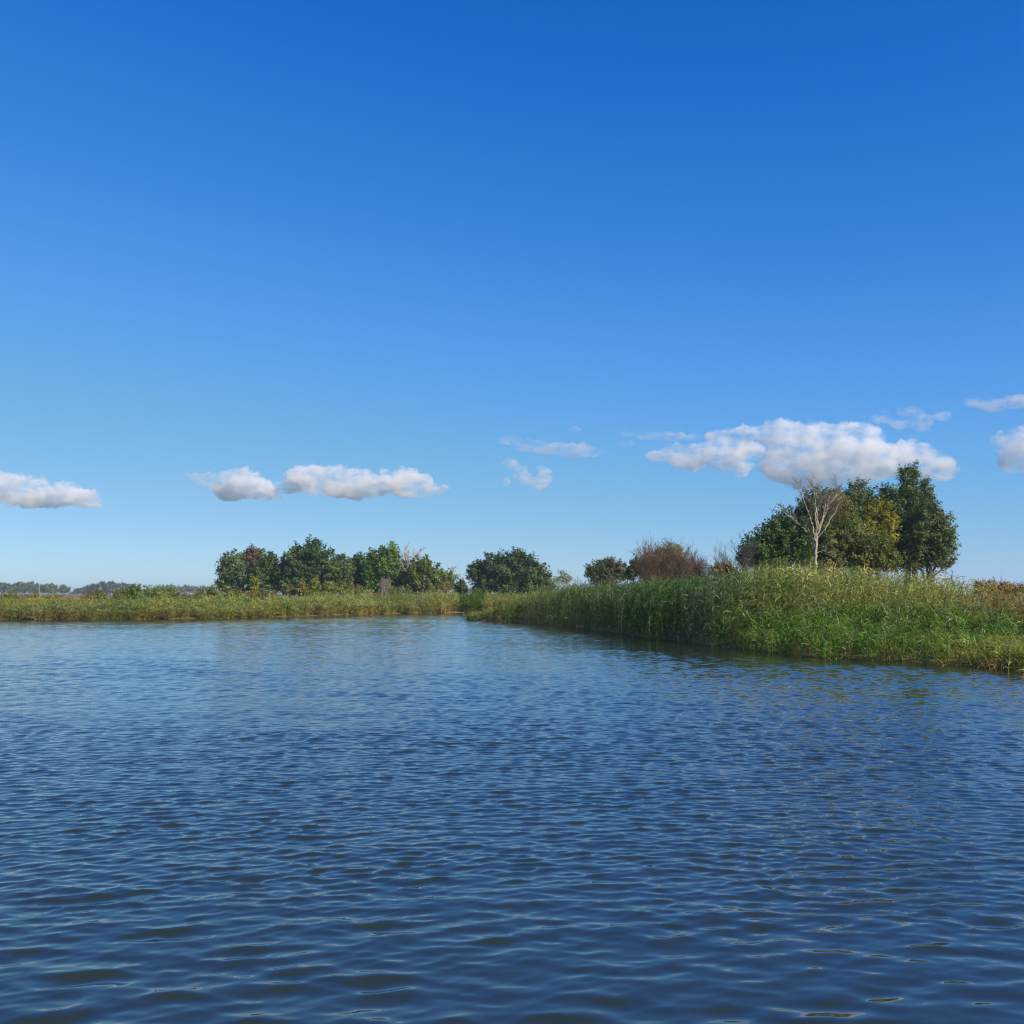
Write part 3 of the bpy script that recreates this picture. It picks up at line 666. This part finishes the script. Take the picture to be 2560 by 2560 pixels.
# -- shrubs of the meadow
T_('conical_shrub', 'shrub', 'cone-shaped olive shrub before the tallest left tree', 185, 753, [(753, 1466, 7, 14), (752, 1480, 14, 11), (766, 1484, 12, 8)], (.12, .12, .045), 34, leaf=.26, tuft=.7, n_=26, trunk_r=.05)
T_('young_tree', 'tree', 'yellow-green sapling against the tallest left tree', 192, 787, [(787, 1451, 6, 10), (784, 1466, 8, 12)], (.14, .17, .04), 35, leaf=.28, tuft=.7, n_=20, trunk_r=.05)
sh = [(820, 1474, 22, 10, 188, (.10, .115, .04), 'olive low shrub right of the cone-shaped shrub'),
      (868, 1476, 22, 9, 188, (.12, .13, .04), 'yellow-olive low shrub before the lower olive tree'),
      (725, 1478, 16, 7, 186, (.09, .10, .045), 'dull low shrub left of the cone-shaped shrub'),
      (905, 1484, 22, 7, 180, (.11, .115, .045), 'flat low shrub before the mid-green tree'),
      (1000, 1486, 24, 8, 176, (.075, .085, .04), 'dark low shrub before the dead tree top'),
      (1085, 1488, 18, 6, 172, (.14, .13, .06), 'flat yellowish shrub at the right foot of the left grove'),
      (528, 1491, 22, 13, 128, (.065, .082, .030), 'round dark green shrub before the left end of the left grove'),
      (500, 1494, 14, 9, 126, (.085, .10, .035), 'smaller round shrub touching the round dark one'),
      (585, 1496, 26, 7, 122, (.15, .15, .04), 'low yellow-green shrub right of the round dark shrub'),
      (625, 1495, 16, 6, 126, (.16, .135, .05), 'low ochre shrub in the meadow'),
      (663, 1495, 24, 8, 118, (.10, .10, .045), 'olive shrub in the meadow before the orange-topped tree'),
      (330, 1489, 24, 15, 112, (.060, .095, .030), 'brightest green shrub of the left meadow'),
      (372, 1490, 24, 14, 114, (.075, .115, .035), 'mid green shrub right of the brightest green one'),
      (410, 1492, 26, 13, 113, (.085, .115, .035), 'broad green shrub in the middle of the left meadow'),
      (300, 1498, 16, 9, 108, (.09, .11, .04), 'small green shrub left of the brightest green one'),
      (448, 1498, 20, 8, 110, (.11, .11, .045), 'flat olive shrub left of the round shrubs'),
      (245, 1495, 20, 8, 112, (.09, .09, .04), 'brown-green shrub left of the green shrub row'),
      (220, 1498, 14, 6, 112, (.11, .09, .045), 'small brownish shrub beside the brown-green one'),
      (80, 1495, 18, 8, 114, (.10, .095, .045), 'dull olive shrub near the left field'),
      (25, 1494, 22, 8, 116, (.10, .10, .04), 'olive shrub at the left edge of the view'),
      (135, 1499, 22, 6, 108, (.10, .11, .045), 'flat shrub between the olive shrubs at the left'),
      (800, 1494, 26, 7, 150, (.09, .10, .04), 'dull olive shrub before the dry grass strip')]
for i, (px, py, rx, ry, D, c, lab) in enumerate(sh):
    if px > 200: py -= 3; ry += 2
    T_('shrub', 'shrub', lab, D, px, [(px - rx * .4, py + ry * .1, rx * .7, ry * 1.0), (px + rx * .4, py, rx * .7, ry * 1.1), (px, py + ry * .3, rx * .9, ry * 1.1)], c, 40 + i,
       leaf=.0014 * D, tuft=.0052 * D, n_=26, trunk_r=.05, group='low shrubs of the left meadow')
g = np.random.default_rng(77)
T_('sumac_shrub', 'shrub', 'low rust-brown shrub behind the reeds at the right edge', 43, 2470, [(2455, 1470, 24, 9), (2500, 1472, 34, 8), (2540, 1476, 26, 7)], (.13, .10, .055), 70, leaf=.07, tuft=.25, n_=34, trunk_r=.03)

# -- far tree lines: four kinds, copied
def far_kind(i, w, h, kind):
    g = np.random.default_rng(800 + i); mb = MB()
    k = 46 if kind == 'round' else 34
    v = g.normal(size=(k, 3)); v /= np.linalg.norm(v, axis=1)[:, None]; v[:, 2] = np.abs(v[:, 2]) if kind == 'round' else v[:, 2]
    r = np.array([w / 2, w / 2, h * (.62 if kind == 'round' else .34)]); c = np.array([0, 0, h * (.36 if kind == 'round' else .64)])
    C_ = c + v * r * g.uniform(.5, 1, (k, 1)); col = {'round': (.12, .16, .08), 'pale': (.18, .21, .12)}[kind]
    d = v + np.array([0, 0, .4]); d /= np.linalg.norm(d, axis=1)[:, None]
    leaf_quads(mb, C_, d, 36, w * .12, np.full(k, w * .22), np.tile(np.array(col), (k, 1)), g, .25)
    me_c = mb.mesh('crown'); me_c.materials.append(M_far)
    tb = MB(); tb.tube([[0, 0, -.5], [.1, 0, h * .35], [0, .1, h * .8]], [.35, .3, .1], (.13, .11, .09), 6)
    for q in range(4): tb.tube([[0, 0, h * .3], C_[q]], [.16, .08], (.13, .11, .09), 5)
    me_t = tb.mesh('trunk'); me_t.materials.append(M_bark)
    return me_c, me_t
kinds = [far_kind(0, 11, 11, 'round'), far_kind(1, 13, 10, 'round'), far_kind(2, 8, 10, 'pale'), far_kind(3, 7, 9, 'pale')]
def far_tree(px, top, D, kind, sc_w, lab, grp, g):
    b0 = at(px, 1485, D); b0[2] = float(ground_z(np.array([b0[0]]), np.array([D]))[0])
    root = empty('distant_tree', b0); tag(root, lab, 'tree', grp)
    me_c, me_t = kinds[kind]; h0 = [11, 10, 10, 9][kind]
    s_ = (at(px, top, D)[2] - b0[2]) / h0
    root.scale = (s_ * sc_w, s_ * sc_w, s_); root.rotation_euler = (0, 0, g.uniform(0, 6.28))
    for nm, me_ in (('crown', me_c), ('trunk', me_t)):
        o = bpy.data.objects.new(nm, me_); COL.objects.link(o); o.parent = root
labA = 'hazy dark tree in the distant line at the far left'; labB = 'hazy tree of the mound-shaped distant wood'; labC = 'pale thin-trunked tree in the distant open row'
for px, top in [(-60, 1459), (-40, 1457), (-22, 1460), (-5, 1458), (10, 1461), (24, 1463), (37, 1460), (50, 1459), (62, 1461), (73, 1457), (86, 1459), (97, 1462)]:
    far_tree(px, top, 1050 + g.uniform(-40, 40), g.integers(0, 2), 1.0, labA, 'distant trees at the far left', g)
for px, top, D in [(110, 1464, 900), (121, 1461, 880), (134, 1464, 905), (128, 1470, 870)]:
    far_tree(px, top, D, 0, 1.05, 'dark clump tree right of the left utility pole', 'dark clump right of the left pole', g)
far_tree(160, 1465, 820, 1, .85, 'single small dark tree standing in a gap of the distant line', None, g)
for px in range(176, 338, 9):
    f = (px - 176) / 160; top = 1482 - 22 * min(1, f * 2.2) ** .8 + (12 * max(0, f - .82) / .18) + g.uniform(-2, 2)
    far_tree(px, top, 980 + g.uniform(-40, 60), g.integers(0, 2), 1.1, labB, 'trees of the distant mound-shaped wood', g)
for px in list(range(392, 542, 9)):
    far_tree(px + g.uniform(-2, 2), 1464 + g.uniform(-2, 4), 1150 + g.uniform(-30, 30), 2 + g.integers(0, 2), .95, labC, 'pale distant row of thin trees', g)
for px in (1150, 1165, 1174):
    far_tree(px, 1472 + g.uniform(-2, 2), 1000, 2, 1.1, 'faint distant tree seen between the left grove and the dome tree', 'faint trees left of the dome tree', g)

# -- utility poles in the field
def pole(px, top, D, lab):
    b0 = at(px, 1485, D); b0[2] = float(ground_z(np.array([b0[0]]), np.array([D]))[0]); h = at(px, top, D)[2] - b0[2]
    root = empty('utility_pole', b0); tag(root, lab, 'pole', 'utility poles in the left field')
    mb = MB(); mb.tube([[0, 0, -.5], [0, 0, h * .5], [0, 0, h]], [.24, .2, .15], (.42, .36, .30), 8); mb.build('post', M_bark, root)
    mb = MB(); mb.tube([[-.9, 0, h - .7], [0, 0, h - .68], [.9, 0, h - .7]], [.07, .07, .07], (.3, .24, .18), 4)
    for q in (-.8, 0, .8): mb.tube([[q, 0, h - .65], [q, 0, h - .45]], [.05, .04], (.35, .3, .28), 6)
    mb.build('crossarm', M_bark, root)
pole(98, 1459, 640, 'left one of the two thin utility poles standing in the brown field')
pole(311, 1465, 760, 'right one of the two thin utility poles, before the mound-shaped wood')

# ------------------------------------------------------------------ air
def haze_box():
    x0, x1, y0, y1, z0, z1 = -7000, 7000, -7000, 7000, -3, 19.5
    V_ = [(x0, y0, z0), (x1, y0, z0), (x1, y1, z0), (x0, y1, z0), (x0, y0, z1), (x1, y0, z1), (x1, y1, z1), (x0, y1, z1)]
    F_ = [(0, 3, 2, 1), (4, 5, 6, 7), (0, 1, 5, 4), (1, 2, 6, 5), (2, 3, 7, 6), (3, 0, 4, 7)]
    me = quad_mesh('haze', V_, F_); o = bpy.data.objects.new('haze', me); COL.objects.link(o); tag(o, kind='stuff')
    m, n, l = new_mat('air'); n.remove(n['Principled BSDF']); v = n.new('ShaderNodeVolumePrincipled')
    v.inputs['Color'].default_value = (.75, .87, 1, 1); v.inputs['Density'].default_value = HAZE; v.inputs['Anisotropy'].default_value = .2
    l.new(v.outputs[0], n['Material Output'].inputs['Volume']); me.materials.append(m)
HAZE = .00024
haze_box()

# ------------------------------------------------------------------ clouds: closed billowy volumes of even density, kilometres away
def cloud(label, D, puffs, dens, seed, vox=9, amp=14, group=None, name='cloud'):
    """puffs: (px, py, rx, ry) in photograph pixels at distance D"""
    g = np.random.default_rng(seed); mpp = D / 2560; V_ = []; F_ = []; k = 0
    ico = bpy.data.meshes.new('tmp'); import bmesh
    bm = bmesh.new(); bmesh.ops.create_icosphere(bm, subdivisions=3, radius=1); bm.to_mesh(ico); bm.free()
    iv = np.array([v.co[:] for v in ico.vertices]); ip = np.array([p.vertices[:] for p in ico.polygons])
    c0 = np.mean([at(p[0], p[1], D) for p in puffs], 0)
    def ball(c, r):
        nonlocal k
        V_.append(iv * r + c); F_.append(ip + k); k += len(iv)
    for (px, py, rx, ry) in puffs:
        c = at(px, py, D) - c0; c[1] += g.uniform(-.3, .3) * rx * mpp; r = np.array([rx, (rx + ry) * .45, ry]) * mpp
        ball(c, r * 1.22)
        for _ in range(int(10 + rx * ry / 90)):
            v = g.normal(size=3); v /= np.linalg.norm(v); v[2] = v[2] if v[2] > -.1 else -.1 + .25 * v[2]
            rb = g.uniform(.2, .5) * ry * mpp; ball(c + v * r * .95, np.array([rb * 1.35, rb * 1.2, rb * .9]))
    V_ = np.concatenate(V_); F_ = np.concatenate(F_)
    me0 = bpy.data.meshes.new('tmp2'); me0.from_pydata(V_.tolist(), [], F_.tolist())
    o0 = bpy.data.objects.new('tmp2', me0); COL.objects.link(o0)
    md = o0.modifiers.new('r', 'REMESH'); md.mode = 'VOXEL'; md.voxel_size = vox
    dg = bpy.context.evaluated_depsgraph_get(); me = bpy.data.meshes.new_from_object(o0.evaluated_get(dg)); me.name = name
    bpy.data.objects.remove(o0); bpy.data.meshes.remove(me0); bpy.data.meshes.remove(ico)
    co = np.empty(len(me.vertices) * 3, np.float32); me.vertices.foreach_get('co', co); co = co.reshape(-1, 3)
    nr = np.empty(len(me.vertices) * 3, np.float32); me.vertex_normals.foreach_get('vector', nr); nr = nr.reshape(-1, 3)
    d = 0
    for o_, (s_, a_) in enumerate([(80, .8), (38, .6), (19, .4)]):
        gg = np.random.default_rng(seed * 7 + o_); q = 0
        for _ in range(9):
            kv = gg.normal(size=3); kv *= 2 * math.pi / s_ * gg.uniform(.6, 1.5) / np.linalg.norm(kv); q = q + np.sin(co @ kv + gg.uniform(0, 6.28))
        d = d + a_ * (np.abs(q / 3) * 1.4 - .7)
    co = co + nr * (d * amp * .75 * np.where(nr[:, 2] < -.3, .5, 1))[:, None]
    me.vertices.foreach_set('co', co.ravel()); me.update()
    o = bpy.data.objects.new(name, me); COL.objects.link(o); o.location = c0; tag(o, label, 'cloud', group)
    m, n, l = new_mat('cloud_vapour'); n.remove(n['Principled BSDF']); v = n.new('ShaderNodeVolumeScatter')
    v.inputs['Color'].default_value = (1, 1, 1, 1); v.inputs['Anisotropy'].default_value = .0
    tc = n.new('ShaderNodeTexCoord'); nz = n.new('ShaderNodeTexNoise'); nz.inputs['Scale'].default_value = .014; nz.inputs['Detail'].default_value = 6; nz.inputs['Roughness'].default_value = .68
    mp_ = n.new('ShaderNodeMapping'); mp_.inputs['Scale'].default_value = (.7, .7, 1.2); mp_.inputs['Location'].default_value = (seed * 3.1, 0, 0)
    l.new(tc.outputs['Object'], mp_.inputs[0]); l.new(mp_.outputs[0], nz.inputs['Vector'])
    mr = n.new('ShaderNodeMapRange'); mr.interpolation_type = 'SMOOTHSTEP'; mr.inputs[1].default_value = .42; mr.inputs[2].default_value = .68
    mr.inputs[3].default_value = dens * .08; mr.inputs[4].default_value = dens * 1.7
    l.new(nz.outputs[0], mr.inputs[0]); l.new(mr.outputs[0], v.inputs['Density'])
    l.new(v.outputs[0], n['Material Output'].inputs['Volume']); me.materials.append(m)
    return o
c1 = lambda cx, cy: (cx * .6625, 950 + cy * .6625)
c2 = lambda cx, cy: (1200 + cx * .704, 950 + cy * .704)
def pf(f, L_): return [(*f(a, b_), rx, ry) for (a, b_, rx, ry) in L_]
cloud('bright flat-based cloud cut by the left edge', 4200, pf(c1, [(-80, 430, 60, 34), (20, 415, 55, 36), (120, 425, 42, 34), (190, 445, 38, 22), (250, 432, 36, 26), (320, 448, 36, 20), (365, 460, 16, 10)]), .03, 1)
cloud('small bright cloud tapering to the left', 4200, pf(c1, [(740, 362, 22, 7), (790, 378, 30, 15), (850, 395, 34, 26), (900, 385, 36, 30), (950, 400, 36, 28), (1000, 425, 28, 18), (870, 430, 34, 16), (1040, 440, 16, 10)]), .03, 2)
cloud('long bright cloud above the left grove', 4200, pf(c1, [(1140, 368, 30, 26), (1200, 385, 46, 32), (1270, 385, 48, 34), (1340, 390, 42, 34), (1400, 400, 38, 26), (1460, 390, 32, 24), (1530, 390, 42, 32), (1590, 400, 30, 26), (1640, 418, 20, 12), (1675, 408, 10, 10), (1095, 400, 24, 18), (1065, 408, 18, 14)]), .03, 3)
cloud('thin grey-white streak of cloud above the dome tree', 4600, pf(c2, [(110, 215, 28, 10), (180, 235, 40, 14), (260, 245, 45, 14), (340, 255, 45, 15), (400, 255, 26, 12)]), .008, 4, amp=10)
cloud('small hook-shaped bright cloud under the thin streak', 4400, pf(c2, [(110, 300, 20, 14), (140, 325, 18, 16), (165, 350, 16, 16), (200, 370, 24, 14), (230, 345, 14, 20), (215, 315, 12, 12), (95, 362, 8, 10)]), .018, 5, vox=6, amp=8)
cloud('largest cloud, broad and grey-white behind the tallest trees', 4500, pf(c2, [(860, 200, 40, 12), (960, 195, 60, 18), (1080, 195, 60, 30), (1200, 205, 70, 34), (1320, 210, 70, 34), (1230, 270, 90, 50), (1120, 300, 70, 40), (1340, 290, 80, 50), (1440, 290, 70, 34), (1530, 280, 56, 38), (1610, 310, 42, 32), (1650, 330, 28, 18), (1180, 350, 60, 26), (1060, 300, 46, 34), (1260, 340, 50, 26)]), .016, 6, vox=10)
cloud('bright ragged cloud at the left side of the largest cloud', 4400, pf(c2, [(640, 270, 32, 14), (720, 258, 44, 20), (800, 262, 46, 24), (870, 280, 40, 26), (925, 305, 24, 26), (740, 300, 40, 16), (960, 250, 34, 22), (880, 235, 36, 18)]), .018, 7)
cloud('thin faint streak of cloud left of the largest cloud', 4700, pf(c2, [(530, 190, 24, 6), (600, 198, 34, 8), (680, 203, 40, 9), (755, 205, 26, 8)]), .007, 8, vox=7, amp=8)
cloud('thin ragged cloud above the right end of the largest one', 4700, pf(c2, [(1430, 135, 26, 13), (1530, 115, 34, 12), (1570, 150, 22, 22), (1640, 130, 22, 10), (1500, 160, 30, 10)]), .007, 9, vox=8, amp=10)
cloud('flat pale cloud high at the right edge', 4800, pf(c2, [(1770, 75, 30, 12), (1830, 90, 40, 15), (1900, 80, 40, 15), (1960, 70, 40, 15)]), .008, 10, amp=10)
cloud('rounded cloud cut by the right edge', 4400, pf(c2, [(1860, 225, 34, 22), (1910, 240, 46, 38), (1960, 230, 50, 40), (1900, 290, 40, 26), (1980, 290, 50, 30)]), .014, 11)
cloud('tiny faint wisp of cloud left of the high streaks', 4700, pf(c2, [(335, 176, 16, 6)]), .008, 12, vox=6, amp=5)
cloud('faint wisp of cloud under the thin faint streak', 4700, pf(c2, [(520, 226, 24, 8)]), .006, 13, vox=6, amp=5)
